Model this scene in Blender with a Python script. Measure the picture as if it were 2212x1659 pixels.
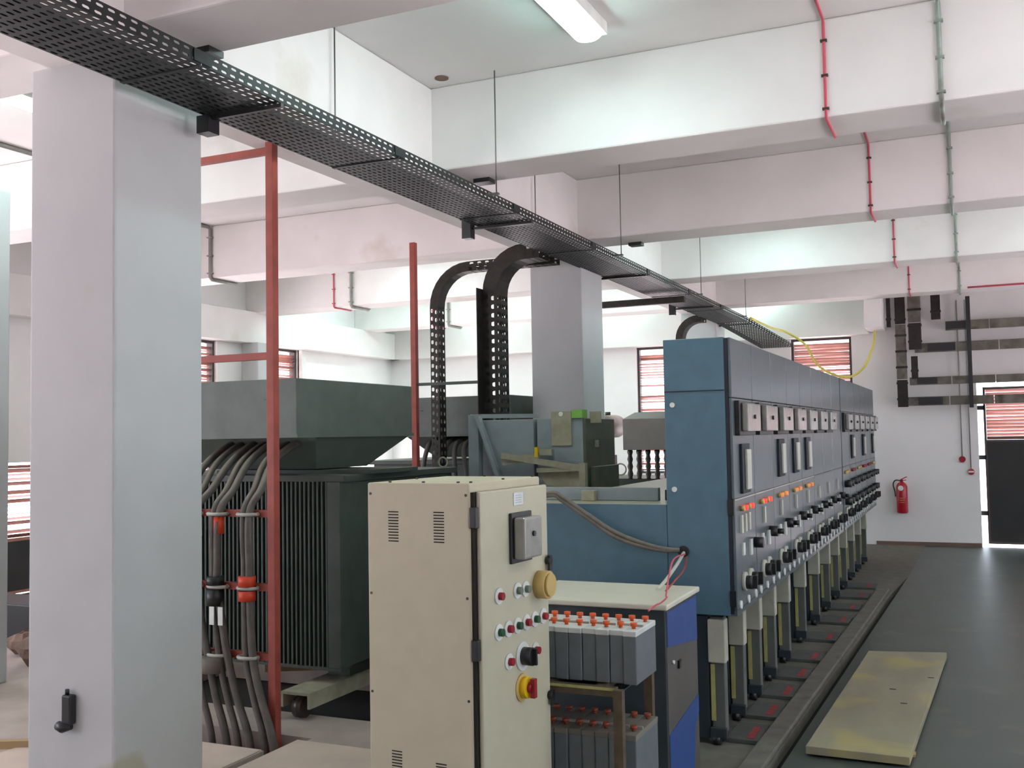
import bpy, math, random
from mathutils import Vector, Matrix
random.seed(7)
for o in list(bpy.data.objects): bpy.data.objects.remove(o)
S = bpy.context.scene
COL = S.collection

# ------------------------------------------------------------------ camera
FPX, CZ = 2202.0, 1.62
YAW, PITCH, ROLL = [math.radians(a) for a in (24.274, 2.908, -1.019)]
fwd = Vector((-math.sin(YAW)*math.cos(PITCH), math.cos(YAW)*math.cos(PITCH), math.sin(PITCH)))
rt0 = Vector((math.cos(YAW), math.sin(YAW), 0)); up0 = rt0.cross(fwd)
rgt = math.cos(ROLL)*rt0 + math.sin(ROLL)*up0
upv = -math.sin(ROLL)*rt0 + math.cos(ROLL)*up0
cam_d = bpy.data.cameras.new('camera'); cam = bpy.data.objects.new('camera', cam_d); COL.objects.link(cam)
cam_d.sensor_width = 36; cam_d.lens = FPX/2212*36; cam_d.clip_start = .05
m = Matrix.Identity(4)
for i in range(3):
    m[i][0], m[i][1], m[i][2] = rgt[i], upv[i], -fwd[i]
m[2][3] = CZ
cam.matrix_world = m
S.camera = cam

def P(px, py, x=None, y=None, z=None):
    """real-world point seen at a photo position, on a known wall / floor / beam plane"""
    d = (px-1106)*rgt - (py-829.5)*upv + FPX*fwd
    t = x/d.x if x is not None else y/d.y if y is not None else (z-CZ)/d.z
    return Vector((0, 0, CZ)) + t*d

# ------------------------------------------------------------------ light
S.view_settings.view_transform = 'Standard'; S.view_settings.look = 'None'
S.view_settings.gamma = 1; S.view_settings.use_curve_mapping = False
S.view_settings.exposure = 0.55
W = bpy.data.worlds.new('daylight'); S.world = W; W.use_nodes = True
bg = W.node_tree.nodes['Background']; bg.inputs[0].default_value = (.87, .97, 1.12, 1); bg.inputs[1].default_value = 3.0
sun_d = bpy.data.lights.new('sun', 'SUN'); sun_d.energy = 34.0; sun_d.angle = .02; sun_d.color = (.98, 1, 1.03)
sun = bpy.data.objects.new('sun', sun_d); COL.objects.link(sun); sun.rotation_euler = (math.radians(-12), math.radians(8), 0)
sun.location = (0, 0, 12)
LAMP_STRENGTH = 20.0

# ------------------------------------------------------------------ materials
def lin(c): 
    c = c/255
    return c/12.92 if c <= .04045 else ((c+.055)/1.055)**2.4
def mat(name, rgb, rough=.6, metal=0, var=.12, scale=6, dust=None, dustc=(180, 170, 142), emit=0, spec=.5, bump=0, stretch=None, stain=None, trans=0):
    M = bpy.data.materials.new(name); M.use_nodes = True
    nt = M.node_tree; b = nt.nodes['Principled BSDF']
    c = [lin(v) for v in rgb]+[1]
    b.inputs['Roughness'].default_value = rough; b.inputs['Metallic'].default_value = metal
    b.inputs['Specular IOR Level'].default_value = spec
    if trans: b.inputs['Transmission Weight'].default_value = trans
    if emit:
        b.inputs['Base Color'].default_value = c
        b.inputs['Emission Color'].default_value = c; b.inputs['Emission Strength'].default_value = emit
        return M
    tc = nt.nodes.new('ShaderNodeTexCoord'); mp = nt.nodes.new('ShaderNodeMapping')
    geo = nt.nodes.new('ShaderNodeNewGeometry')
    nt.links.new(geo.outputs['Position'], mp.inputs[0])
    if stretch: mp.inputs['Scale'].default_value = stretch
    nz = nt.nodes.new('ShaderNodeTexNoise'); nz.inputs['Scale'].default_value = scale; nz.inputs['Detail'].default_value = 5
    nt.links.new(mp.outputs[0], nz.inputs['Vector'])
    rmp = nt.nodes.new('ShaderNodeMapRange'); rmp.inputs[1].default_value = .3; rmp.inputs[2].default_value = .7
    nt.links.new(nz.outputs['Fac'], rmp.inputs[0])
    mx = nt.nodes.new('ShaderNodeMix'); mx.data_type = 'RGBA'
    mx.inputs[6].default_value = [v*(1-var) for v in c[:3]]+[1]
    mx.inputs[7].default_value = [min(1, v*(1+var)) for v in c[:3]]+[1]
    nt.links.new(rmp.outputs[0], mx.inputs[0])
    out = mx.outputs[2]
    if stain:
        n2 = nt.nodes.new('ShaderNodeTexNoise'); n2.inputs['Scale'].default_value = stain[1]; n2.inputs['Detail'].default_value = 6
        nt.links.new(geo.outputs['Position'], n2.inputs['Vector'])
        r2 = nt.nodes.new('ShaderNodeMapRange'); r2.inputs[1].default_value = stain[2]; r2.inputs[2].default_value = stain[2]+.14
        r2.inputs[4].default_value = stain[3]
        nt.links.new(n2.outputs['Fac'], r2.inputs[0])
        m2 = nt.nodes.new('ShaderNodeMix'); m2.data_type = 'RGBA'; m2.inputs[7].default_value = [lin(v) for v in stain[0]]+[1]
        nt.links.new(r2.outputs[0], m2.inputs[0]); nt.links.new(out, m2.inputs[6]); out = m2.outputs[2]
    if dust:
        sp = nt.nodes.new('ShaderNodeSeparateXYZ'); nt.links.new(geo.outputs['Normal'], sp.inputs[0])
        r3 = nt.nodes.new('ShaderNodeMapRange'); r3.inputs[1].default_value = .6; r3.inputs[2].default_value = .95; r3.inputs[4].default_value = dust
        nt.links.new(sp.outputs['Z'], r3.inputs[0])
        m3 = nt.nodes.new('ShaderNodeMix'); m3.data_type = 'RGBA'; m3.inputs[7].default_value = [lin(v) for v in dustc]+[1]
        nt.links.new(r3.outputs[0], m3.inputs[0]); nt.links.new(out, m3.inputs[6]); out = m3.outputs[2]
    nt.links.new(out, b.inputs['Base Color'])
    if bump:
        bp = nt.nodes.new('ShaderNodeBump'); bp.inputs['Strength'].default_value = bump; bp.inputs['Distance'].default_value = .01
        nt.links.new(nz.outputs['Fac'], bp.inputs['Height']); nt.links.new(bp.outputs[0], b.inputs['Normal'])
    return M
K = {}
K['wall'] = mat('white_wall_paint', (236, 233, 232), .85, var=.035, scale=1.6, stain=((196, 184, 160), .9, .66, .5))
K['beam'] = mat('white_beam_paint', (238, 234, 232), .85, var=.04, scale=2.2, stain=((198, 186, 164), 1.3, .64, .55))
K['ceil'] = mat('white_ceiling_paint', (238, 236, 234), .9, var=.03, scale=2)
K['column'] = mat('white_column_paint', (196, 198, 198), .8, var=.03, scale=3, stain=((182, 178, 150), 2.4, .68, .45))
K['floor'] = mat('grey_painted_floor', (66, 74, 69), .4, var=.13, scale=2.2, stain=((112, 110, 98), 3.5, .58, .35), bump=.05)
K['floor2'] = mat('dusty_concrete_floor', (172, 158, 148), .85, var=.14, scale=3.5, bump=.1)
K['slab'] = mat('concrete_cover_slab', (200, 180, 166), .85, var=.08, scale=4, bump=.05)
K['kerb'] = mat('worn_concrete_kerb', (100, 97, 88), .8, var=.2, scale=9, bump=.2)
K['pit'] = mat('dark_trench', (38, 34, 30), .95)
K['brown'] = mat('brown_skirting_paint', (120, 96, 84), .7)
K['laterite'] = mat('red_earth_ground', (196, 180, 181), .95, var=.15, scale=1)
K['tray'] = mat('dark_galvanised_tray', (38, 41, 41), .5, .35, var=.3, scale=14)
K['traydark'] = mat('dark_steel_tray', (50, 46, 42), .55, .5, var=.3, scale=20)
K['traygrey'] = mat('weathered_grey_tray', (112, 108, 98), .6, .4, var=.35, scale=7, stain=((62, 54, 46), 6, .55, .8))
K['rod'] = mat('steel_rod', (120, 120, 116), .5, .8)
K['black'] = mat('black_plastic', (22, 22, 24), .4, spec=.6)
K['blackrub'] = mat('black_cable_sheath', (30, 30, 32), .55)
K['swg'] = mat('blue_grey_enamel', (82, 114, 130), .38, var=.08, scale=10, dust=.85)
K['swgd'] = mat('grey_enamel_door', (84, 95, 99), .28, var=.07, scale=8, spec=.6)
K['swgdark'] = mat('dark_panel_gap', (26, 32, 42), .6)
K['meter'] = mat('grey_meter_cover', (150, 148, 142), .18, spec=.8, var=.1, scale=20)
K['pale'] = mat('pale_plastic', (198, 198, 184), .4)
K['white'] = mat('white_plastic', (222, 224, 218), .4)
K['seam'] = mat('bright_aluminium_strip', (190, 188, 178), .35, .6)
K['truck'] = mat('pale_grey_truck_paint', (176, 174, 158), .55, var=.1, scale=12, stain=((150, 140, 92), 9, .6, .6))
K['truckgrey'] = mat('mid_grey_truck_paint', (92, 96, 90), .55, var=.12)
K['yellowstrip'] = mat('yellow_marking_paint', (172, 166, 104), .6, var=.15, scale=20)
K['darkleg'] = mat('dark_blue_grey_steel', (40, 50, 56), .5)
K['pad'] = mat('dark_grey_rubber_pad', (74, 78, 74), .7, var=.15, scale=15)
K['redpaint'] = mat('faded_red_marking', (140, 50, 50), .7, var=.3, scale=25)
K['beige'] = mat('beige_enamel', (196, 188, 162), .5, var=.03, scale=14, dust=.7, dustc=(226, 218, 186))
K['beiged'] = mat('beige_enamel_door', (192, 187, 162), .45, var=.03, scale=14)
K['screw'] = mat('tarnished_screw', (84, 78, 68), .5, .7)
K['slot'] = mat('dark_slot', (40, 36, 30), .9)
K['red'] = mat('red_button', (150, 20, 34), .35)
K['green'] = mat('green_button', (16, 74, 40), .35)
K['gg'] = mat('grey_green_lens', (110, 126, 108), .3)
K['cream'] = mat('yellowed_cream_plastic', (208, 178, 108), .45)
K['yellow'] = mat('yellow_plastic', (232, 190, 20), .4)
K['xf'] = mat('dark_green_grey_enamel', (92, 102, 94), .5, var=.12, scale=7, dust=.5, dustc=(128, 124, 104))
K['fin'] = mat('dark_tank_enamel', (64, 72, 64), .5, var=.12, scale=9, dust=.5, dustc=(128, 124, 104))
K['redox'] = mat('red_oxide_paint', (158, 74, 62), .55, var=.14, scale=12)
K['redcond'] = mat('red_conduit', (205, 82, 100), .5, var=.1)
K['cable'] = mat('dusty_grey_cable', (116, 108, 98), .7, var=.2, scale=16)
K['cabledark'] = mat('dark_cable', (92, 86, 80), .6, var=.2, scale=16, dust=.8, dustc=(150, 138, 124))
K['strap'] = mat('grey_clamp', (170, 168, 160), .5, .3)
K['orange'] = mat('orange_sleeve', (206, 62, 30), .5)
K['wood'] = mat('worn_plywood', (146, 140, 118), .75, var=.14, scale=5, stretch=(1, .3, 1), stain=((170, 156, 98), 2.5, .52, .7), bump=.1)
K['woodraw'] = mat('raw_timber', (176, 150, 110), .8, var=.15, scale=8, stretch=(.2, 1, 1))
K['louver'] = mat('brown_louver_slat', (168, 116, 102), .6, var=.12, scale=8)
K['frame'] = mat('dark_window_frame', (70, 58, 56), .5)
K['framew'] = mat('white_window_frame', (226, 224, 220), .5)
K['doordark'] = mat('black_door_panel', (36, 36, 36), .5)
K['charger'] = mat('dark_charger_enamel', (58, 66, 70), .45)
K['chtop'] = mat('cream_white_lid', (214, 208, 190), .5, var=.04)
K['blue'] = mat('blue_panel_paint', (40, 74, 136), .45, var=.12, scale=12)
K['brgrey'] = mat('brown_grey_panel_paint', (84, 80, 76), .5)
K['cell'] = mat('translucent_grey_cell', (106, 113, 117), .35, var=.08, scale=20)
K['celltop'] = mat('white_cell_lid', (214, 216, 212), .45)
K['cap'] = mat('orange_vent_cap', (226, 92, 38), .45)
K['darklid'] = mat('darker_cell_lid', (120, 116, 106), .7)  # lower tier lid and cap colours, darker than the upper tier's
K['capdark'] = mat('dark_orange_cap', (142, 66, 42), .6)
K['rack'] = mat('rusted_steel_rack', (96, 84, 66), .65, .3, var=.25, scale=18)
K['lampw'] = mat('lit_lamp_diffuser', (216, 255, 250), emit=LAMP_STRENGTH)
K['lampbody'] = mat('lamp_white_metal', (230, 230, 226), .4)
K['ledr'] = mat('lit_red_indicator', (255, 60, 48), emit=.9)
K['ledo'] = mat('lit_orange_indicator', (240, 128, 70), emit=.45)
K['conduit'] = mat('grey_conduit', (150, 148, 142), .5, .2, var=.15, scale=12)
K['gconduit'] = mat('green_grey_conduit', (150, 164, 154), .5, .1, var=.15, scale=8, stain=((96, 88, 78), 5, .56, .8))
K['ext'] = mat('red_extinguisher_enamel', (176, 22, 40), .3, spec=.6)
K['yc'] = mat('yellow_cable', (222, 212, 100), .5)
K['tan'] = mat('dusty_tan_steel', (158, 152, 130), .65, var=.15, scale=14)
K['olive'] = mat('dusty_olive_steel', (84, 86, 72), .65, var=.12, scale=12, dust=.8)
K['lblue'] = mat('light_blue_grey_enamel', (138, 147, 150), .5, var=.08, scale=10, dust=.8)
K['gbright'] = mat('bright_green_plastic', (120, 176, 76), .5)
K['pinkgrey'] = mat('pinkish_grey_enamel', (170, 150, 140), .5)
K['greyx'] = mat('mid_grey_enamel', (128, 122, 118), .5, var=.06)
K['porc'] = mat('brown_porcelain', (66, 56, 50), .25)
K['debris'] = mat('brown_rubble', (120, 96, 84), .9, var=.3, scale=12)
K['plate'] = mat('engraved_metal_plate', (206, 212, 212), .4, .2)

nt = K['column'].node_tree; bs = nt.nodes['Principled BSDF']; src = bs.inputs['Base Color'].links[0].from_socket
gp = nt.nodes.new('ShaderNodeNewGeometry'); ns = nt.nodes.new('ShaderNodeTexNoise'); ns.inputs['Scale'].default_value = 9
vd = nt.nodes.new('ShaderNodeVectorMath'); vd.operation = 'DISTANCE'; vd.inputs[1].default_value = (-3.325, 3.30, .16)
nt.links.new(gp.outputs['Position'], vd.inputs[0]); nt.links.new(gp.outputs['Position'], ns.inputs['Vector'])
ad = nt.nodes.new('ShaderNodeMath'); ad.operation = 'MULTIPLY_ADD'; ad.inputs[1].default_value = .12
nt.links.new(ns.outputs['Fac'], ad.inputs[0]); nt.links.new(vd.outputs['Value'], ad.inputs[2])
mr = nt.nodes.new('ShaderNodeMapRange'); mr.inputs[1].default_value = .22; mr.inputs[2].default_value = .19; mr.inputs[4].default_value = .75
nt.links.new(ad.outputs[0], mr.inputs[0])
mxs = nt.nodes.new('ShaderNodeMix'); mxs.data_type = 'RGBA'; mxs.inputs[7].default_value = [lin(v) for v in (176, 174, 146)]+[1]
nt.links.new(mr.outputs[0], mxs.inputs[0]); nt.links.new(src, mxs.inputs[6]); nt.links.new(mxs.outputs[2], bs.inputs['Base Color'])

# ------------------------------------------------------------------ mesh helpers
ORG = {}
def worigin(o): return ORG.get(o.name, Vector((0, 0, 0)))
class MB:
    def __init__(s): s.v = []; s.f = []; s.sm = set()
    def add(s, vs, fs, smooth=False):
        n = len(s.v); s.v += [Vector(v) for v in vs]
        for f in fs:
            if smooth: s.sm.add(len(s.f))
            s.f.append([i+n for i in f])
        return s
    def box(s, x0, x1, y0, y1, z0, z1):
        return s.add([(x, y, z) for x in (x0, x1) for y in (y0, y1) for z in (z0, z1)],
            [(0, 1, 3, 2), (4, 6, 7, 5), (0, 4, 5, 1), (2, 3, 7, 6), (0, 2, 6, 4), (1, 5, 7, 3)])
    def hexa(s, b, t):      # bottom 4 pts (ccw), top 4 pts
        return s.add(list(b)+list(t), [(3, 2, 1, 0), (4, 5, 6, 7), (0, 1, 5, 4), (1, 2, 6, 5), (2, 3, 7, 6), (3, 0, 4, 7)])
    def prism(s, pts, z0, z1):
        n = len(pts)
        return s.add([(p[0], p[1], z0) for p in pts]+[(p[0], p[1], z1) for p in pts],
            [tuple(range(n-1, -1, -1)), tuple(range(n, 2*n))]+[(i, (i+1) % n, n+(i+1) % n, n+i) for i in range(n)])
    def tube(s, pts, r, n=8, cap=True):
        pts = [Vector(p) for p in pts]; k = len(pts); rings = []
        ref = None
        for i, p in enumerate(pts):
            t = (pts[min(i+1, k-1)]-pts[max(i-1, 0)]).normalized()
            if ref is None: ref = t.orthogonal().normalized()
            ref = (ref-ref.dot(t)*t)
            if ref.length < 1e-5: ref = t.orthogonal()
            ref.normalize(); b = t.cross(ref)
            rr = r[i] if isinstance(r, (list, tuple)) else r
            rings.append([p+rr*(math.cos(a)*ref+math.sin(a)*b) for a in [2*math.pi*j/n for j in range(n)]])
        vs = [v for R in rings for v in R]
        fs = [(i*n+j, i*n+(j+1) % n, (i+1)*n+(j+1) % n, (i+1)*n+j) for i in range(k-1) for j in range(n)]
        s.add(vs, fs, True)
        if cap:
            m0 = len(s.v)-len(vs)
            s.f.append([m0+j for j in range(n-1, -1, -1)]); s.f.append([m0+(k-1)*n+j for j in range(n)])
        return s
    def cyl(s, p0, p1, r, n=14): return s.tube([p0, p1], r, n)
    def bar(s, p0, p1, w, h, up=(0, 0, 1)):
        p0, p1 = Vector(p0), Vector(p1); t = (p1-p0).normalized(); u = Vector(up)
        if abs(t.dot(u)) > .98: u = Vector((1, 0, 0))
        a = t.cross(u).normalized(); u = a.cross(t)
        q = [(-1, -1), (1, -1), (1, 1), (-1, 1)]
        return s.hexa([p0+a*w/2*i+u*h/2*j for i, j in q], [p1+a*w/2*i+u*h/2*j for i, j in q])
    def perf(s, a, b, c, d, u0, u1, v0, v1, k=.3):
        a, b, c, d = map(Vector, (a, b, c, d))
        L = lambda u, v: a*(1-u)*(1-v)+b*u*(1-v)+c*u*v+d*(1-u)*v
        du = (u1-u0)*k*.6; dv = (v1-v0)*k
        h = [(u0+du, v0), (u1-du, v0), (u1, v0+dv), (u1, v1-dv), (u1-du, v1), (u0+du, v1), (u0, v1-dv), (u0, v0+dv)]
        return s.add([a, b, c, d]+[L(*q) for q in h],
            [(0, 1, 5, 4), (1, 6, 5), (1, 2, 7, 6), (2, 8, 7), (2, 3, 9, 8), (3, 10, 9), (3, 0, 11, 10), (0, 4, 11)])
    def build(s, name, mt, parent=None, bevel=0, local=False, kind=None, label=None, solid=0):
        org = Vector((0, 0, 0)) if (parent is None or local) else worigin(parent)
        lo = Vector([min(v[i] for v in s.v) for i in range(3)]); hi = Vector([max(v[i] for v in s.v) for i in range(3)])
        c = (lo+hi)/2
        if parent is None: c.z = lo.z
        me = bpy.data.meshes.new(name); me.from_pydata([tuple(v-c) for v in s.v], [], s.f)
        me.validate()
        for i, p in enumerate(me.polygons):
            if i in s.sm: p.use_smooth = True
        me.materials.append(K[mt] if isinstance(mt, str) else mt)
        me.update()
        o = bpy.data.objects.new(name, me); COL.objects.link(o)
        o.location = c-org
        if parent is not None: o.parent = parent
        ORG[o.name] = (c if not local else c)
        if local: ORG[o.name] = c
        if bevel:
            bm = o.modifiers.new('bevel', 'BEVEL'); bm.width = bevel; bm.segments = 2; bm.limit_method = 'ANGLE'
        if solid:
            sm = o.modifiers.new('thickness', 'SOLIDIFY'); sm.thickness = solid; sm.offset = 0
        if kind: o['kind'] = kind
        if label: o['label'] = label
        return o
def fixnormals():
    import bmesh
    for me in bpy.data.meshes:
        bm = bmesh.new(); bm.from_mesh(me); bmesh.ops.recalc_face_normals(bm, faces=bm.faces); bm.to_mesh(me); bm.free()
def tag(o, label, cat, group=None):
    o['label'] = label; o['category'] = cat
    if group: o['group'] = group
    return o
def thing(name, loc, label, cat, group=None, rz=0):
    o = bpy.data.objects.new(name, None); COL.objects.link(o); o.empty_display_size = .1
    o.location = loc; o.rotation_euler = (0, 0, rz); ORG[o.name] = Vector(loc)
    return tag(o, label, cat, group)
def B(*a): return MB().box(*a)
def ORD(i): return ['first', 'second', 'third', 'fourth', 'fifth', 'sixth', 'seventh', 'eighth', 'ninth', 'tenth'][i]
def smooth(pts, n=8):
    pts = [Vector(p) for p in pts]; out = []
    for i in range(len(pts)-1):
        p0, p1, p2, p3 = pts[max(i-1, 0)], pts[i], pts[i+1], pts[min(i+2, len(pts)-1)]
        for j in range(n):
            t = j/n
            out.append(.5*((2*p1)+(p2-p0)*t+(2*p0-5*p1+4*p2-p3)*t*t+(3*p1-p0-3*p2+p3)*t**3))
    return out+[pts[-1]]

# ------------------------------------------------------------------ room shell
XL, YB, ZC, XR, YN = -9.2, 15.3, 3.95, 4.2, -6.0
def wall_cells(us, vs, holes, fn):
    mb = MB()
    for i in range(len(us)-1):
        for j in range(len(vs)-1):
            u, v = (us[i]+us[i+1])/2, (vs[j]+vs[j+1])/2
            if any(h[0] < u < h[1] and h[2] < v < h[3] for h in holes): continue
            fn(mb, us[i], us[i+1], vs[j], vs[j+1])
    return mb
def wall(name, axis, pos, thick, u0, u1, holes):
    us = sorted({u0, u1, *[h[0] for h in holes], *[h[1] for h in holes]}); vs = sorted({0, ZC, *[h[2] for h in holes], *[h[3] for h in holes]})
    a, b = sorted((pos, pos+thick))
    fn = (lambda mb, p, q, r, s: mb.box(a, b, p, q, r, s)) if axis == 'x' else (lambda mb, p, q, r, s: mb.box(p, q, a, b, r, s))
    return wall_cells(us, vs, holes, fn).build(name, 'wall', kind='structure')
LW = [(13.1, 14.9, .4, 1.45), (7.2, 8.4, .02, 1.43), (10.1, 10.8, 1.0, 2.96), (11.9, 12.62, 1.0, 2.96), (8.5, 9.9, .6, 2.96), (1.0, 3.6, .4, 2.96), (4.2, 5.8, .4, 2.96), (-4, 0, .4, 2.96)]  # some unlouvred openings are added out of sight to brighten the back left
wall('wall_left', 'x', XL, -.22, YN, YB+.22, LW)
BW = [(-8.3, -6.1, .4, 1.45), (-4.76, -3.5, 1.0, 2.96), (-2.4, -1.55, 1.0, 2.96), (.06, 1.2, 0.0, 2.24)]
wall('wall_back', 'y', YB, .22, XL, XR, BW)
RW = [(.2, 3.0, .9, 2.9), (5.0, 6.6, .6, 2.9), (9.4, 10.7, .6, 2.9), (13.0, 14.3, .6, 2.9)]
wall('wall_right', 'x', XR, .22, YN, YB+.22, RW)
NW = [(-8.0, -6.9, .9, 2.9), (1.2, 2.3, .9, 2.9)]
wall('wall_near', 'y', YN, -.22, XL-.22, XR+.22, NW)
B(XL-.22, XR+.22, YN-.22, YB+.22, ZC, ZC+.25).build('ceiling', 'ceil', kind='structure')
g = B(-45, 40, -40, 55, -.9, -.65).build('ground', 'laterite', kind='structure')

# floor: painted aisle on the right, dusty concrete on the left with a cable trench
MB().prism([(-.90, YN), (XR, YN), (XR, YB), (-.66, YB), (-.71, 12.0), (-.93, 4.2)], -.3, 0).build('floor', 'floor', kind='structure')
fl = MB()
hole = [(-4.75, -3.33, 4.39, 4.66), (-3.44, -3.385, 3.4, 4.39), (-5.7, -3.1, 5.06, 6.70)]
us = sorted({XL, -2.3, -4.75, -3.33, -3.44, -3.385, -5.7, -3.1}); vs = sorted({YN, YB, 4.39, 4.66, 3.4, 5.06, 6.70})
for i in range(len(us)-1):
    for j in range(len(vs)-1):
        u, v = (us[i]+us[i+1])/2, (vs[j]+vs[j+1])/2
        if any(h[0] < u < h[1] and h[2] < v < h[3] for h in hole): continue
        fl.box(us[i], us[i+1], vs[j], vs[j+1], -.3, 0)
fl.build('floor', 'floor2', kind='structure')
B(-2.3, -1.02, YN, YB, -.3, 0).build('floor', 'kerb', kind='structure')
B(-5.8, -3.0, 3.3, 6.8, -.62, -.31).build('trench_bottom', 'pit', kind='structure')
B(-1.02, -.6, YN, YB, -.30, -.07).build('floor_groove', 'pit', kind='structure')
MB().prism([(-1.02, YN), (-.955, YN), (-.985, 4.2), (-.80, 10.9), (-.71, 12.0), (-.66, YB), (-1.02, YB)], -.06, .002).build('floor', 'kerb', kind='structure')
MB().prism([(-1.1, 4.1), (-.99, 4.1), (-.82, 10.9), (-.94, 10.9)], .002, .03).build('trim_1', 'kerb', kind='structure', bevel=.008)
# loose concrete cover slabs by the trench
for i, (q, lab) in enumerate([((-4.72, -3.45, 3.55, 4.385), 'flat pinkish concrete slab left of the narrow trench gap'), ((-3.38, -2.1, 3.3, 4.60), 'flat beige concrete slab between trench gap and beige cabinet')]):
    tag(B(q[0], q[1], q[2], q[3], 0.0, .006).build('trench_cover_slab', 'slab', bevel=.002), lab, 'slab')
B(-1.3, .05, YB-.015, YB, 0, .05).build('baseboard_back', 'brown', kind='structure')
B(XL, XL+.015, YN, YB, 0, .05).build('baseboard_left', 'brown', kind='structure')

# beams
BX0, BX1 = XL, XR
for y0 in (-5.0, -2.27, .46, 3.2, 5.91, 8.66, 11.4, 14.15):
    B(BX0, BX1, y0, y0+.42, 3.384, ZC).build('ceiling_beam', 'beam', kind='structure', bevel=.012)
B(-3.72, -3.22, YN, YB, 3.30, ZC-.002).build('ceiling_beam', 'beam', kind='structure', bevel=.012)
B(XL, XL+.18, YN, YB, 2.965, 3.40).build('lintel_beam', 'beam', kind='structure', bevel=.006)
B(XL, -1.30, YB-.18, YB, 2.965, 3.52).build('lintel_beam', 'beam', kind='structure', bevel=.006)
B(-1.30, -1.08, 14.57, YB, 3.0, ZC).build('ceiling_beam', 'beam', kind='structure', bevel=.006)
# columns
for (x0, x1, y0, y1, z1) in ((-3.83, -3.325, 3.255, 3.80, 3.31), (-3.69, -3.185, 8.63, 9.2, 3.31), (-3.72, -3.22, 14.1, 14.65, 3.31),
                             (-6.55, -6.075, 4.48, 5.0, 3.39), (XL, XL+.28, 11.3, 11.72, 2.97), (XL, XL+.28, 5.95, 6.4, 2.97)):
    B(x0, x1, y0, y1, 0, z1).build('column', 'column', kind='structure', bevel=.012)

# ------------------------------------------------------------------ windows and door
def slats(parent, mesh_len, axis, pos, u, z0, z1, pitch=.042, mt='louver', gap=.25):
    mb = MB(); w = .020; h = pitch*.46; k = .003
    prof = [(-w, -h), (-w, -h+k), (w, h+k), (w, h)]          # outside edge low, sheds rain
    L = mesh_len/2
    if axis == 'x': mb.add([(p, -L, q) for p, q in prof]+[(p, L, q) for p, q in prof], [(0, 1, 2, 3), (7, 6, 5, 4), (0, 4, 5, 1), (1, 5, 6, 2), (2, 6, 7, 3), (3, 7, 4, 0)])
    else: mb.add([(-L, -p, q) for p, q in prof]+[(L, -p, q) for p, q in prof], [(0, 1, 2, 3), (7, 6, 5, 4), (0, 4, 5, 1), (1, 5, 6, 2), (2, 6, 7, 3), (3, 7, 4, 0)])
    me = bpy.data.meshes.new('slat'); me.from_pydata([tuple(v) for v in mb.v], [], mb.f); me.materials.append(K[mt])
    org = worigin(parent); n = int((z1-z0)/pitch)
    for i in range(n):
        o = bpy.data.objects.new('slat', me); COL.objects.link(o); o.parent = parent
        z = z0+pitch*(i+.5)
        o.location = (Vector((pos, u, z)) if axis == 'x' else Vector((u, pos, z)))-org
        t = random.uniform(.0, .12)
        if random.random() < gap: t = random.uniform(.3, .75)     # a slat swung partly open
        if axis == 'x': o.rotation_euler = (0, t, 0)
        else: o.rotation_euler = (t, random.uniform(-.008, .008), 0)
def window(n, axis, pos, u0, u1, z0, z1, fm='frame', gap=.25):
    f = .035; d = .05
    mb = MB()
    def bx(a, b, c, e): mb.box(pos-d, pos+d, a, b, c, e) if axis == 'x' else mb.box(a, b, pos-d, pos+d, c, e)
    bx(u0, u0+f, z0, z1); bx(u1-f, u1, z0, z1); bx(u0+f, u1-f, z1-f, z1); bx(u0+f, u1-f, z0, z0+f)
    w = mb.build('window_%d' % n, fm, kind='structure')
    slats(w, u1-u0-2*f-.004, axis, pos, (u0+u1)/2, z0+f, z1-f, gap=gap)
window(1, 'x', XL-.1, 10.1, 10.8, 1.0, 2.96, gap=.5)
window(2, 'x', XL-.1, 11.9, 12.62, 1.0, 2.96, 'frame', gap=.5)
window(3, 'y', YB+.1, -4.76, -3.5, 1.0, 2.96, gap=.75)
window(4, 'y', YB+.1, -2.4, -1.55, 1.0, 2.96, gap=.1)
B(XL-.02, XL+.06, 12.62, 12.72, .95, 2.965).build('trim_2', 'framew', kind='structure')
def door(n, axis, pos, u0, u1, z0, zs, z1):
    mb = MB(); f = .03; d = .03
    def bx(m, a, b, c, e): m.box(pos-d, pos+d, a, b, c, e) if axis == 'x' else m.box(a, b, pos-d, pos+d, c, e)
    bx(mb, u0, u0+f, z0, z1); bx(mb, u1-f, u1, z0, z1); bx(mb, u0+f, u1-f, z1-f, z1); bx(mb, u0+f, u1-f, zs, zs+f); bx(mb, u0+f, u1-f, z0, z0+f)
    w = mb.build('door_%d' % n, 'frame' if axis == 'y' else 'louver', kind='structure')
    p = MB(); bx(p, u0+f, u1-f, z0+f, zs); p.build('lower_panel', 'doordark', w)
    slats(w, u1-u0-2*f-.004, axis, pos, (u0+u1)/2, zs+f, z1-f, pitch=.046, gap=.12 if axis == 'y' else .4)
    return w
d1 = door(1, 'y', YB+.12, .135, 1.15, .035, 1.42, 2.17)
for z in (.42, 1.18, 1.86):
    B(.04, .15, YB+.09, YB+.15, z, z+.06).build('hinge', 'black', d1)
d2 = door(2, 'x', XL-.1, 7.25, 8.35, .05, .6, 1.40)

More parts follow.
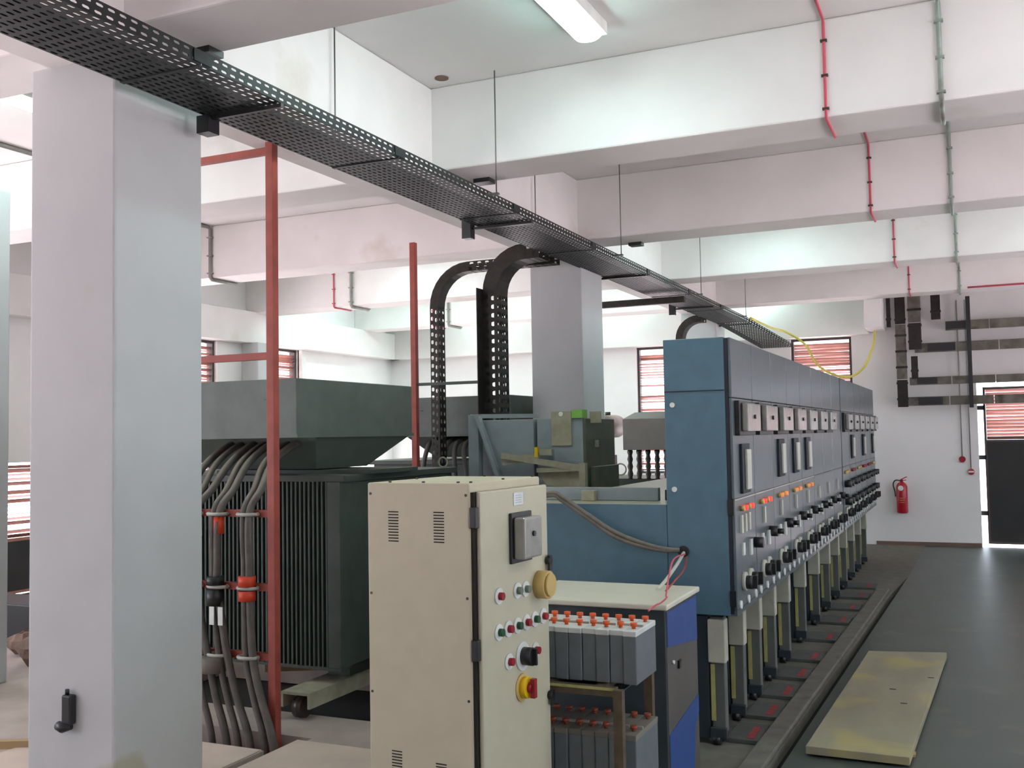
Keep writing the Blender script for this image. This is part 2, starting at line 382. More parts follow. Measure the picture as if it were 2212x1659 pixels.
# ------------------------------------------------------------------ lamps
def lamp(x, y0, y1, label):
    t = thing('fluorescent_lamp', (x, (y0+y1)/2, ZC), label, 'lamp', 'long fluorescent ceiling lamps')
    B(x-.095, x+.095, y0+.01, y1-.01, ZC-.07, ZC-.001).build('lamp_body', 'lampbody', t)
    n = 10; prof = [(x+.085*math.cos(a), ZC-.071-.045*math.sin(a)) for a in [math.pi*i/n for i in range(n+1)]]
    vs = []; ys = [y0+.03, y0+.06, y1-.06, y1-.03]; sc = [.75, 1, 1, .75]
    for yy, s in zip(ys, sc): vs += [(x+(px-x)*s, yy, ZC-.071+(pz-ZC+.071)*s) for px, pz in prof]
    k = n+1; fs = [(r*k+i, r*k+i+1, (r+1)*k+i+1, (r+1)*k+i) for r in range(3) for i in range(n)]
    fs += [tuple(range(k)), tuple(range(3*k, 4*k))]+[(r*k, r*k+n, (r+1)*k+n, (r+1)*k) for r in range(3)]
    MB().add(vs, fs, True).build('diffuser', 'lampw', t)
lamp(-1.9, 4.14, 5.41, 'bright tube lamp in the nearest ceiling bay over the switchgear')
lamp(-1.9, 9.7, 10.97, 'tube lamp in the second ceiling bay, hidden above the beam')
lamp(-5.62, 3.75, 5.0, 'tube lamp peeking out left of the big white column')
lamp(-6.3, 9.7, 10.97, 'unseen added tube lamp in the second bay over the transformers')  # unseen lamp, added to raise the light at the back left
lamp(-6.3, 12.3, 13.57, 'unseen added tube lamp in the farthest bay over the transformers')  # added out of sight to brighten the far left beams
lamp(-8.1, 12.3, 13.57, 'unseen added tube lamp in the farthest bay nearest the left wall')  # another unseen lamp, added for a brighter back left
lamp(-4.8, 12.3, 13.57, 'unseen added tube lamp in the farthest bay close to the long beam')  # unseen, put in for more light around the farthest beam
lamp(-7.2, 14.6, 15.25, 'unseen added short tube lamp by the back wall at far left')  # unseen lamp added to brighten the back wall
lamp(-5.0, 14.6, 15.25, 'unseen added short tube lamp by the back wall left of the third column')  # likewise added unseen for a brighter back wall
lamp(-2.9, 14.6, 15.05, 'short tube lamp by the back wall above the tray end')
lamp(1.6, 4.14, 5.41, 'unseen added tube lamp in the nearest bay, right of the aisle')  # unseen lamp added for even room light
lamp(1.6, 9.7, 10.97, 'unseen added tube lamp in the second bay, right of the aisle')  # also added unseen, to even out the room light

# ------------------------------------------------------------------ cable tray
T = thing('cable_tray', (-2.99, 7.5, 3.131), 'long dark perforated steel cable tray hung along the ceiling beam', 'cable tray')
TX0, TX1, TZ, FH = -3.2, -2.775, 3.131, .06
def tray_section(y0, y1, tt, z_a=TZ, z_b=TZ, x_shift=0, mt='tray'):
    pitch = .056; n = max(1, int(round((y1-y0)/pitch))); mb = MB()
    for i in range(n):
        ya, yb = y0+(y1-y0)*i/n, y0+(y1-y0)*(i+1)/n
        za, zb = z_a+(z_b-z_a)*i/n, z_a+(z_b-z_a)*(i+1)/n
        sa, sb = x_shift*i/n, x_shift*(i+1)/n
        rows = 13
        for r in range(rows):
            xa, xb = TX0+(TX1-TX0)*r/rows, TX0+(TX1-TX0)*(r+1)/rows
            mb.perf((xa+sa, ya, za), (xa+sb, yb, zb), (xb+sb, yb, zb), (xb+sa, ya, za), .2, .8, .3, .7)
        for X in (TX0, TX1):
            for r in range(2):
                a, b = FH*r/2, FH*(r+1)/2
                st = .25 if r else 0
                mb.perf((X+sa, ya, za+a), (X+sb, yb, zb+a), (X+sb, yb, zb+b), (X+sa, ya, za+b), .08+st*.5, .70+st*.5, .32, .68)
    return mb.build('tray_section', mt, tt, solid=.0025)
ys = [.07, 1.62, 3.17, 4.72, 6.27, 7.82, 9.37, 10.92, 12.47, 14.02]
for a, b in zip(ys, ys[1:]): tray_section(a+.003, b-.003, T)
tray_section(14.03, 15.05, T, TZ, 2.83, .42)
for y in ys[1:-1]:
    B(TX1+.002, TX1+.008, y-.05, y+.05, TZ+.006, TZ+FH-.006).build('joint_plate', 'tray', T)
    B(TX0, TX1, y-.012, y+.012, TZ-.006, TZ-.002).build('joint_plate', 'tray', T)
B(-3.23, -3.16, 3.655, 3.73, TZ-.085, TZ-.004).box(-3.16, -2.77, 3.68, 3.70, TZ-.022, TZ-.004).build('support_bracket', 'black', T)
for y in (1.2, 6.54, 9.28, 12.04, 14.3):
    mb = B(-3.24, -2.77, y-.012, y+.012, TZ-.022, TZ-.004).box(-3.31, -3.24, y-.035, y+.035, TZ-.085, 3.296)
    mb.build('support_bracket', 'black', T)
mb = B(-3.72, -2.78, 10.70, 10.76, 3.02, 3.09); mb.build('support_bracket', 'traydark', T)
for x, y in ((-3.19, 4.73), (-2.70, 5.80), (-2.70, 8.32), (-2.70, 11.15), (-3.19, 7.6), (-2.70, 13.6)):
    mb = MB().cyl((x, y, TZ+.03), (x, y, ZC), .0045, 6).box(min(x-.015, TX1+.003 if x > -3 else x), x+.015, y-.015, y+.015, TZ+.018, TZ+.03); mb.build('hanger_rod', 'rod', T)
for xx, y in ((-3.10, 3.57), (-3.0, 6.25), (-2.78, 9.02)):
    mb = B(xx-.06, xx+.06, y-.05, y+.05, 3.355, 3.3838)
    mb.build('beam_clamp', 'black', T)
for i in range(6):
    x = -3.175+.045*i
    pts = [(x+random.uniform(-.006, .006), yy, TZ+.022) for yy in [.1+1.0*j for j in range(15)]]
    tag(MB().tube(smooth(pts, 3), .019, 7).build('power_cable', 'blackrub'), 'black power cable lying inside the long overhead perforated tray', 'cable', 'black cables in the overhead tray')

# risers: perforated channels dropping from the main tray
def riser(name, label, xr, y0, y1, d, zt, zb, R, xend, mt, pitch=.07, solid_bend=True):
    t = thing(name, (xr, (y0+y1)/2, zb), label, 'cable tray', 'perforated riser trays')
    path = []
    n1 = max(2, int((zt-R-zb)/pitch))
    for i in range(n1+1): path.append(((xr, zb+(zt-R-zb)*i/n1), (-1, 0), 's'))
    for i in range(1, 9):
        a = math.pi/2*i/8
        path.append(((xr+R-R*math.cos(a), zt-R+R*math.sin(a)), (-math.cos(a), math.sin(a)), 'b'))
    n2 = max(2, int((xend-xr-R)/pitch))
    for i in range(1, n2+1): path.append(((xr+R+(xend-xr-R)*i/n2, zt), (0, 1), 's'))
    bits = {'s': MB(), 'b': MB(), 'h': MB()}
    seen_b = False
    for (pa, na, ka), (pb, nb, kb) in zip(path, path[1:]):
        key = kb if kb == 'b' else ('h' if seen_b else 's')
        if kb == 'b': seen_b = True
        mb = bits[key]
        A = lambda p, nn, y, o: (p[0]+nn[0]*o, y, p[1]+nn[1]*o)
        if key == 'b':
            mb.add([A(pa, na, y0, 0), A(pb, nb, y0, 0), A(pb, nb, y1, 0), A(pa, na, y1, 0)], [(0, 1, 2, 3)])
            for y in (y0, y1): mb.add([A(pa, na, y, 0), A(pb, nb, y, 0), A(pb, nb, y, d), A(pa, na, y, d)], [(0, 1, 2, 3)])
        else:
            rows = max(2, int((y1-y0)/.04))
            for r in range(rows):
                ya, yb = y0+(y1-y0)*r/rows, y0+(y1-y0)*(r+1)/rows
                mb.perf(A(pa, na, ya, 0), A(pb, nb, ya, 0), A(pb, nb, yb, 0), A(pa, na, yb, 0), .2, .75, .28, .72)
            for y in (y0, y1):
                for r in range(2):
                    st = .12 if r else 0
                    mb.perf(A(pa, na, y, d*r/2), A(pb, nb, y, d*r/2), A(pb, nb, y, d*(r+1)/2), A(pa, na, y, d*(r+1)/2), .1+st*1.6, .6+st*1.6, .2, .8)
    bits['s'].build('vertical_section', mt, t, solid=.003)
    bits['b'].build('bend_section', 'traydark', t, solid=.004)
    bits['h'].build('horizontal_section', mt, t, solid=.003)
    return t
riser('riser_tray', 'slender perforated riser tray in front of the second transformer', -4.345, 8.05, 8.17, .085, 3.09, 1.3, .3, -3.21, 'traydark')
r2 = riser('riser_tray', 'wide perforated riser tray dropping just left of the second column', -3.60, 7.70, 7.92, .13, 3.085, 1.3, .26, -3.21, 'traydark')
B(-3.742, -3.735, 7.60, 7.86, 1.3, 2.86).build('cover_plate', 'traydark', r2)
riser('riser_tray', 'short curved riser tray seen just above the switchgear top', -3.50, 13.32, 13.5, .09, 3.09, 1.9, .22, -3.21, 'traydark')

# ------------------------------------------------------------------ conduits following the beams
def conduit(name, x, r, mt, label, y0, y1, clips=None, cmt=None, start=None):
    pts = [(x, y0, ZC-r)]; beams = [b for b in (3.2, 5.91, 8.66, 11.4, 14.15) if y0 < b < y1]
    for b in beams:
        pts += [(x, b-r-.02, ZC-r), (x, b-r, ZC-r-.02), (x, b-r, 3.384), (x, b-r+.02, 3.384-r), (x, b+.40, 3.384-r), (x, b+.42+r, 3.384+.01), (x, b+.42+r, ZC-r-.02), (x, b+.46+r, ZC-r)]
    pts.append((x, y1, ZC-r))
    t = thing(name, (x, y0, ZC), label, 'conduit')
    MB().tube(pts, r, 6).build('pipe', mt, t)
    for b in beams:
        for z in (3.43, 3.62, 3.82):
            B(x-r-.01, x+r+.01, b-2*r-.004, b, z-.006, z+.006).build('clip', cmt or mt, t)
    return t
conduit('red_conduit', -.69, .0085, 'redcond', 'thin red conduit clipped over the beams right of the lamp', 3.7, 15.28, cmt='screw')
conduit('grey_conduit', -.09, .013, 'gconduit', 'greenish grey conduit running over the beams toward the door', 3.7, 15.28)
conduit('grey_conduit', -7.45, .02, 'conduit', 'grey conduit looping down the beams left of the red pole', 6.4, 14.4)
conduit('red_conduit', -7.73, .010, 'redcond', 'thin red conduit beside the grey one on the left beams', 9.3, 14.4)
conduit('grey_conduit', -6.75, .02, 'conduit', 'grey conduit on the beams at the far left behind the column', 3.7, 8.0)
tag(MB().cyl((.0, 14.135, 3.40), (XR, 14.135, 3.40), .012, 6).build('red_conduit', 'redcond'), 'red conduit running sideways along the farthest beam edge', 'conduit')
tag(MB().cyl((-3.06, 5.76, ZC-.008), (-3.06, 5.76, ZC), .045, 16).build('ceiling_junction_box', 'brown'), 'small round rusty junction box on ceiling corner', 'junction box')

# ------------------------------------------------------------------ switchgear row
YS = [5.30, 5.85, 6.44, 7.03, 7.60, 8.20, 8.78, 9.40, 10.06]
YS2 = [10.12, 10.70, 11.28, 11.86, 12.44, 13.02, 13.60]
XF = -1.14
def panel(i, y0, y1, second=False):
    n = 8 if not second else 6
    where = 'near end of the first row' if not second else 'divide in the farther group of panels'
    lab = ('blue-grey switchgear panel, %s from the ' % ORD(i))+where
    t = thing('switchgear_panel', (-1.5, (y0+y1)/2, 0), lab, 'switchgear', 'switchgear panels in a row')
    w = y1-y0; g = .006; ZB, ZT = .67, 2.118
    B(-1.5, XF-.035, y0+.001, y1-.001, ZB, ZT).build('upper_body', 'swg', t, bevel=.004)
    B(-1.49, XF-.016, y0+.004, y1-.004, ZB+.01, ZT-.006).build('gasket', 'swgdark', t)
    d = B(XF-.016, XF, y0+g, y1-g, 1.80, ZT-.004).build('top_door', 'swgd', t, bevel=.004)
    d = B(XF-.016, XF, y0+g, y1-g, 1.270, 1.797).build('middle_door', 'swgd', t, bevel=.004)
    c = B(XF-.016, XF, y0+g, y1-g, ZB+.03, 1.262).build('control_door', 'swgd', t, bevel=.004)
    B(XF-.010, XF+.004, y0+g, y1-g, 1.262, 1.270).build('seam_strip', 'seam' if i < 5 and not second else 'swgd', t)
    B(XF-.05, XF-.002, y0+g, y1-g, ZB, ZB+.028).build('bottom_sill', 'swgd', t)
    # meter relay
    if i != 7:
        a, b = y0+.06, y0+.48
        mfr = B(XF, XF+.028, a, b, 1.60, 1.785).build('meter_frame', 'black', t, bevel=.004)
        B(XF+.028, XF+.062, a+.05, b-.015, 1.622, 1.772).build('meter_cover', 'meter', mfr, bevel=.008)
        MB().cyl((XF+.062, a+.22, 1.70), (XF+.072, a+.22, 1.70), .012, 10).build('meter_knob', 'black', mfr)
    win = (i in (0, 2, 3, 4)) if not second else (i in (1, 3, 5))
    if win:
        a = y0+.16; z0, z1 = (1.29, 1.555) if i == 0 else (1.33, 1.57)
        q = B(XF, XF+.016, a, a+.2, z0, z1).build('relay_window_frame', 'swgdark', t, bevel=.003)
        B(XF+.016, XF+.03, a+.06, a+.17, z0+.02, z1-.03).build('relay_window', 'pale', q, bevel=.003)
    # indicators
    if (i < 5 and not second) or second:
        for k in range(4):
            y = y0+.15+.085*k
            mt = ('ledr' if i < 2 and k in (1, 3) else 'ledo' if i < 5 and k % 2 else 'cream') if not second else ('red' if i in (1, 3, 4) else 'cream')
            MB().cyl((XF, y, 1.213), (XF+.022, y, 1.213), .014, 10).build('indicator_lamp', mt, t)
    # gauges and switches
    if not second:
        for k in range(3 if i == 0 else 1):
            y = y0+.12+.1*k+(.0 if i == 0 else .1)
            B(XF, XF+.012, y, y+.04, 1.085, 1.18).build('slot_gauge', 'pale', t)
        for k in range(2):
            y = y0+.15+.2*k
            B(XF, XF+.01, y, y+.05, .965-.02*k, 1.03).build('nameplate', 'white', t)
        if i:
            MB().cyl((XF, y0+.42, 1.02), (XF+.05, y0+.42, 1.02), .032, 12).cyl((XF+.05, y0+.42, 1.02), (XF+.085, y0+.42, 1.02), .016, 10).build('control_switch', 'black', t)
        else:
            MB().cyl((XF, y0+.5, 1.0), (XF+.05, y0+.5, 1.0), .03, 12).build('control_switch', 'black', t)
    else:
        for z in (1.10, .93):
            for k in range(2):
                y = y0+.16+.22*k
                MB().cyl((XF, y, z), (XF+.06, y, z), .032, 12).build('control_switch', 'black', t)
    for k in range(2):
        y = y0+.16+.16*k
        kb = MB().cyl((XF, y, .83), (XF+.02, y, .83), .05, 14).build('knob_base', 'pale', t)
        MB().cyl((XF+.02, y, .825), (XF+.055, y, .825), .036, 14).box(XF+.055, XF+.075, y-.008, y+.008, .795, .86).build('knob', 'black', kb)
    for k in range(3):
        y = y0+.06+.2*k
        MB().cyl((XF, y, .722), (XF+.012, y, .722), .022, 12).build('round_label', 'white', t)
    # rear chamber and frame below
    B(-2.38, -1.502, y0+.001, y1-.001, .12, 1.24).build('rear_chamber', 'swg', t, bevel=.004)
    if i == 0 and not second:
        for z in (1.768, 1.321):
            MB().cyl((-1.455, y0-.008, z), (-1.455, y0+.002, z), .014, 12).build('bolt', 'white', t)
        B(-1.499, XF-.036, y0-.003, y0+.002, 1.836, 1.842).build('side_seam', 'swgdark', t)
        MB().cyl((-1.415, y0-.006, .995), (-1.415, y0+.002, .995), .03, 16).build('cable_hole', 'black', t)
        for z in (1.19, .72): B(XF-.034, XF-.002, y0-.012, y0+.005, z, z+.08).build('hinge', 'black', t)
    if second and i == 5:
        B(XF-.03, XF+.03, y1-.01, y1+.02, 1.60, 1.79).build('end_flange', 'swgd', t)
    return t
for i in range(8): panel(i, YS[i], YS[i+1])
for i in range(6): panel(i, YS2[i], YS2[i+1], True)
# breaker trucks standing under the panels
TY = [5.34, 5.82, 6.30, 6.80, 7.36, 8.10, 8.86, 9.56, 10.24, 10.9, 11.6, 12.3, 13.0]
for i, y in enumerate(TY):
    t = thing('breaker_truck', (-1.4, y+.2, 0), 'grey breaker truck on wheels under the switchgear, %s from the near end' % (ORD(i) if i < 10 else ['eleventh', 'twelfth', 'thirteenth'][i-10]), 'breaker truck', 'breaker trucks under the switchgear')
    D = .40
    B(-1.295, -1.225, y, y+.07, .06, .655).build('side_plate', 'truckgrey', t, bevel=.004)
    B(-1.305, -1.215, y-.02, y+.06, .42, .645).build('cover_box', 'truck', t, bevel=.006)
    B(-1.297, -1.275, y-.006, y+.001, .12, .41).build('marking_strip', 'yellowstrip', t)
    B(-1.47, -1.306, y-.01, y+D, .03, .66).build('frame_post', 'darkleg', t, bevel=.003)
    mb = B(-1.30, -1.215, y-.03, y+.0, .035, .09); mb.build('foot', 'darkleg', t, bevel=.004)
    for k in (0, 1): MB().cyl((-1.29, y-.01+.06*k, .027), (-1.25, y-.01+.06*k, .027), .026, 12).build('wheel', 'black', t)
    if i < 10:
        p = thing('floor_pad', (-1.13, y+.22, 0), 'dark floor pad with red marking, %s from the near end' % ORD(i), 'floor pad', 'floor pads before the switchgear')
        B(-1.24, -1.07+.012*i, y+.05, y+.37, 0.0, .022).build('plate', 'pad', p, bevel=.003)
        B(-1.14+.01*i, -1.10+.01*i, y+.08, y+.30, .022, .024).build('red_mark', 'redpaint', p)

# ------------------------------------------------------------------ beige control cabinet
a = math.radians(-3.4); CS = .72
def cz(z): return CZ-(CZ-z)*CS       # heights on the cabinet
CB = thing('control_cabinet', (-2.2*CS, 4.4*CS, 0), 'tall beige control cabinet with buttons on its narrow door', 'cabinet', rz=a)
class CMB(MB):
    def add(s, vs, fs, smooth=False):
        return MB.add(s, [(v[0]*CS, v[1]*CS, cz(v[2])) for v in vs], fs, smooth)
def CBX(*q): return CMB().box(*q)
# local: +x out of the door, +y along the door (receding), -x along the wide side
b = CBX(-.62, -.022, 0, .77, CZ-CZ/CS, 1.395).build('body', 'beige', CB, bevel=.006, local=True)
CBX(-.022, -.004, .012, .76, -.58, 1.35).build('gasket', 'slot', CB, local=True)
dr = CBX(-.004, .022, .03, .768, -.58, 1.352).build('door', 'beiged', CB, bevel=.006, local=True)
def sub(mb, name, mt, par, bevel=0):
    o = mb.build(name, mt, None, bevel=bevel, local=True)
    c = Vector(o.location); o.parent = par
    o.location = c-ORG[par.name]
    return o
for z in (.598, 1.229):
    CBX(-.02, .016, -.008, .03, z-.05, z+.05).build('hinge', 'black', CB, bevel=.003, local=True)
for sx, zc in ((.462, 1.178), (.195, 1.180), (.456, .0), (.20, -.03)):
    for k in range(11):
        z = zc+(k-5)*.0145
        CBX(-sx-.03, -sx+.03, -.0015, .003, z-.0028, z+.0028).build('vent_slot', 'slot', CB, local=True)
for sx, z in ((.6, 1.34), (.04, 1.337), (.6, .841), (.04, .844), (.6, .352), (.04, .358)):
    CMB().cyl((-sx, -.003, z), (-sx, .002, z), .007, 8).build('screw', 'screw', CB, local=True)
for x, y in ((-.5, .03), (-.3, .03), (-.1, .03), (-.05, .4), (-.35, .74), (-.58, .4), (-.04, .05), (-.04, .72)):
    CMB().cyl((x, y, 1.394), (x, y, 1.402), .008, 8).build('screw', 'screw', CB, local=True)
sub(CBX(.022, .026, .372, .478, 1.262, 1.328), 'name_plate', 'plate', dr, .002)
for k in range(4): sub(CBX(.026, .0265, .39, .46-.01*(k % 2), 1.276+.012*k, 1.279+.012*k), 'engraved_line', 'strap', dr)
mf = sub(CBX(.022, .04, .317, .545, .972, 1.228), 'meter_frame', 'black', dr, .003)
mc = sub(CBX(.04, .105, .335, .535, .995, 1.205), 'meter_cover', 'meter', dr, .008)
sub(CMB().cyl((.105, .43, 1.12), (.115, .43, 1.12), .014, 12), 'meter_knob', 'black', dr)
def button(y, z, mt, r=.027):
    o = sub(CMB().cyl((.022, y, z), (.030, y, z), r*1.5, 20), 'button_collar', 'white', dr)
    sub(CMB().cyl((.030, y, z), (.052, y, z), r*.72, 16), 'button', mt, dr)
button(.196, .831, 'red'); button(.393, .831, 'gg'); button(.485, .826, 'gg')
for k, mt in enumerate(('green', 'red', 'green', 'red', 'green', 'red')): button(.19+.099*k, .655, mt)
button(.29, .493, 'red'); button(.585, .494, 'red')
sub(CMB().cyl((.022, .44, .491), (.03, .44, .491), .073, 24), 'switch_plate', 'white', dr)
sub(CMB().cyl((.03, .445, .491), (.085, .445, .491), .046, 20).box(.085, .105, .437, .453, .45, .532), 'selector_switch', 'black', dr)
sub(CMB().cyl((.022, .43, .335), (.03, .43, .335), .07, 24), 'switch_plate', 'cream', dr)
sub(CMB().cyl((.03, .435, .335), (.062, .435, .335), .054, 22), 'switch_ring', 'yellow', dr)
sub(CMB().cyl((.062, .435, .335), (.085, .435, .335), .028, 18).box(.075, .1, .42, .45, .287, .383), 'emergency_switch', 'red', dr)
sub(CMB().cyl((.022, .645, .828), (.085, .645, .828), .074, 24).cyl((.085, .645, .828), (.10, .645, .828), .06, 22), 'socket', 'cream', dr)
for z in (.942, .225):
    sub(CMB().cyl((.02, .745, z), (.05, .745, z), .022, 12).box(.035, .05, .73, .76, z-.05, z+.03), 'latch', 'black', dr)

# ------------------------------------------------------------------ battery charger and battery rack
CH = thing('battery_charger', (-1.6, 4.65, 0), 'low dark cabinet with cream lid and blue side by the batteries', 'cabinet')
B(-1.97, -1.262, 4.385, 4.93, 0, .845).build('body', 'charger', CH, bevel=.004)
B(-1.99, -1.245, 4.36, 4.945, .845, .87).build('lid', 'chtop', CH, bevel=.006)
def sidepanel(poly, name, mt, dx):     # polygon in (y,z) on the +x side
    X0, X1 = -1.262, -1.262+dx; n = len(poly)
    MB().add([(X0, *p) for p in poly]+[(X1, *p) for p in poly], [tuple(range(n-1, -1, -1)), tuple(range(n, 2*n))]+[(i, (i+1) % n, n+(i+1) % n, n+i) for i in range(n)]).build(name, mt, CH)
sidepanel([(4.395, .02), (4.92, .02), (4.92, .835), (4.395, .835)], 'side_panel', 'brgrey', .003)
sidepanel([(4.40, .68), (4.915, .62), (4.915, .83), (4.40, .83)], 'blue_stripe', 'blue', .006)
sidepanel([(4.40, .30), (4.915, .36), (4.915, .28), (4.84, .22), (4.80, .025), (4.40, .025)], 'blue_stripe', 'blue', .006)
MB().cyl((-1.259, 4.48, .60), (-1.25, 4.48, .60), .009, 8).build('screw', 'white', CH)
B(-1.259, -1.25, 4.56, 4.60, .555, .59).build('lock', 'black', CH)

RK = thing('battery_rack', (-1.6, 4.03, 0), 'rusty two-tier angle iron rack holding the battery cells', 'rack')
for x in (-1.93, -1.285):
    for y in (3.80, 4.20): B(x-.018, x+.018, y-.018, y+.018, 0, .632).build('post', 'rack', RK)
for z in (.205, .60):
    for y in (3.83, 4.17):
        B(-1.911, -1.304, y-.02, y+.02, z, z+.032).build('shelf_rail', 'rack', RK)
    for x in (-1.85, -1.6, -1.38): B(x-.02, x+.02, 3.852, 4.148, z+.006, z+.03).build('shelf_slat', 'rack', RK)
B(-1.905, -1.31, 3.852, 4.148, .594, .599).build('light_block_sheet', 'darkleg', RK)  # sheet added to keep lamp light off the lower tier
B(-1.91, -1.305, 3.806, 3.81, .624, .634).build('edge_strip', 'yellowstrip', RK)
def cell(tier, i):
    x1 = -1.236-.0575*i; x0 = x1-.0555; z0 = .634 if tier else .239; h = .205
    y0, y1 = 3.885+random.uniform(-.006, .006), 4.15
    if not tier: y0 -= .03
    t = thing('battery_cell', ((x0+x1)/2, 4.02, z0), 'grey translucent battery cell on the %s tier, %s from the right end' % ('upper' if tier else 'lower', ORD(i)), 'battery', 'battery cells on the rack')
    B(x0, x1, y0, y1, z0, z0+h).build('case', 'cell', t, bevel=.004)
    B(x0-.0005, x1+.0005, y0-.002, y1+.002, z0+h-.018, z0+h+.004).build('cell_lid', 'celltop' if tier else 'darklid', t, bevel=.003)
    for y in (y0+.06, y1-.05):
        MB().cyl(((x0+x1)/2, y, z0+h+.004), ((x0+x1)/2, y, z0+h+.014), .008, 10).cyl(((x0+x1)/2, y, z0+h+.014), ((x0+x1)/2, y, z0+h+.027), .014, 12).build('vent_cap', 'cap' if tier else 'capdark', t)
    B((x0+x1)/2-.024, (x0+x1)/2+.024, y0+.10, y0+.112, z0+h+.004, z0+h+.012).build('terminal_link', 'strap', t)
for tier in (1, 0):
    for i in range(10): cell(tier, i)
tag(MB().tube(smooth([(-1.25, 4.1, .888), (-1.24, 4.18, .9), (-1.262, 4.33, .885), (-1.27, 4.45, .89), (-1.32, 4.62, .882), (-1.35, 4.85, 1.0), (-1.40, 5.27, .985)], 8), .004, 6).build('battery_lead', 'redcond'), 'thin red wire from batteries over the cream lid', 'wire')
tag(MB().tube(smooth([(-1.40, 4.75, .876), (-1.40, 4.9, .90), (-1.395, 5.1, .955), (-1.41, 5.285, .99)], 8), .009, 7).build('white_cable', 'pale'), 'short white cable rising from cream lid to switchgear side', 'cable')
tag(MB().tube(smooth([(-1.35, 4.72, .876), (-1.34, 4.86, .91), (-1.36, 5.1, .93), (-1.395, 5.28, .97)], 8), .005, 6).build('red_wire', 'redox'), 'dark red wire looping from cream lid beside the white cable', 'wire')

# cables slung from behind the cabinet to the switchgear side
for k, (off, dz) in enumerate(((0, 0), (.035, -.03))):
    pts = [P(1150, 1068, y=5.27), P(1185, 1066+4*k, y=5.26), P(1215, 1074+8*k, y=5.25), P(1265, 1108+8*k, y=5.24), P(1330, 1150+10*k, y=5.24), P(1400, 1177+6*k, y=5.25), P(1440, 1186+3*k, y=5.265), P(1468, 1188, y=5.285)]
    pts[0] = Vector((-2.45, 5.27, 1.20))
    tag(MB().tube(smooth(pts, 6), .012, 8).build('slung_cable', 'cable'), ['upper grey cable sagging across the blue chamber to switchgear', 'lower grey cable sagging across the blue chamber to switchgear'][k], 'cable')

# ------------------------------------------------------------------ transformers
def transformer(name, x1, y0, label, fins, detail=True, zb=1.632, zt=1.985, tank_x=.16, boxlen=1.36, boxw=1.35):
    t = thing(name, (x1-.6, y0+.7, 0), label, 'transformer', 'oil transformers behind the columns')
    bx0 = x1-boxw
    B(bx0, x1, y0, y0+boxlen, zb, zt).build('cable_box', 'xf', t, bevel=.006)
    B(bx0-.008, x1+.008, y0-.008, y0+boxlen+.008, zb, zb+.02).build('box_flange', 'xf', t)
    for x in (x1-.18, x1-.95): 
        B(x-.05, x+.05, y0-.012, y0, zt-.125, zt-.12).build('lifting_handle', 'fin', t)
    # neck
    MB().hexa([(x1-1.0, y0+.42, zb-.2), (x1-.16, y0+.42, zb-.2), (x1-.16, y0+boxlen-.35, zb-.2), (x1-1.0, y0+boxlen-.35, zb-.2)],
              [(x1-1.2, y0+.22, zb), (x1-.02, y0+.22, zb), (x1-.02, y0+boxlen-.02, zb), (x1-1.2, y0+boxlen-.02, zb)]).build('neck', 'xf', t)
    TX = x1+tank_x; ty0 = y0+.20
    B(TX-1.9, TX+.02, ty0+.02, ty0+1.5, 1.36, 1.40).build('tank_lid', 'fin', t, bevel=.003)
    B(TX-1.8, TX, ty0+.11, ty0+1.45, .25, 1.36).build('tank', 'fin', t, bevel=.004)
    B(TX-.09, TX+.001, ty0, ty0+.12, .25, 1.36).build('corner_panel', 'fin', t, bevel=.003)
    B(TX-1.8, TX, ty0, ty0+.12, .235, .25).build('bottom_rim', 'fin', t)
    if fins:
        me = B(-.006, .006, -.05, .05, -.555, .555).build('cooling_fin', 'fin', t)
        me.location = Vector((TX-.105, ty0+.06, .805))-worigin(t)
        for k in range(1, fins):
            o = me.copy(); COL.objects.link(o); o.parent = t
            o.location = Vector((TX-.105-.032*k, ty0+.06, .805))-worigin(t)
    for x in (TX-1.55, TX-.15):
        sk = MB().box(x-.1, x+.1, ty0-.25, ty0+1.7, .145, .16).box(x-.1, x-.085, ty0-.25, ty0+1.7, .07, .145).box(x+.085, x+.1, ty0-.25, ty0+1.7, .07, .145)
        s = sk.build('skid_rail', 'tan', t)
        for y in (ty0-.185, ty0+1.62): MB().cyl((x-.03, y, .065), (x+.03, y, .065), .063, 16).build('wheel', 'porc', t)
        B(x-.08, x+.08, ty0+.2, ty0+1.4, .161, .235).build('tank_foot', 'fin', t)
    return t
T1 = transformer('oil_transformer', -3.64, 4.97, 'nearest dark green transformer with finned tank behind the red pole', 38)
B(-4.62, -3.40, 5.42, 5.98, 1.401, 1.425).build('neck_flange', 'fin', T1)
T2 = transformer('oil_transformer', -3.80, 8.38, 'second dark transformer behind the riser trays', 12, zb=1.625, zt=1.992)
# far grey unit
T3 = thing('far_transformer', (-3.5, 12.4, 0), 'far grey transformer with row of bushings left of the switchgear', 'transformer')
B(-3.93, -2.9, 12.0, 12.8, 1.42, 1.80).build('cable_box', 'greyx', T3, bevel=.006)
MB().hexa([(-3.93, 12.0, 1.80), (-2.9, 12.0, 1.80), (-2.9, 12.8, 1.80), (-3.93, 12.8, 1.80)], [(-3.8, 12.1, 1.88), (-2.9, 12.1, 1.88), (-2.9, 12.7, 1.88), (-3.8, 12.7, 1.88)]).build('box_lid', 'greyx', T3)
B(-4.4, -2.7, 12.2, 13.4, .2, 1.06).build('tank', 'fin', T3)
B(-4.4, -2.7, 12.15, 13.4, .02, .2).build('base', 'fin', T3)
for k in range(9):
    x = -3.88+.115*k
    MB().tube([(x, 12.12, 1.06)]+[(x, 12.12, 1.06+.045*j+.02) for j in range(8)]+[(x, 12.12, 1.42)], [.03]+[.036 if j % 2 else .024 for j in range(8)]+[.03], 10).build('bushing', 'porc', T3)
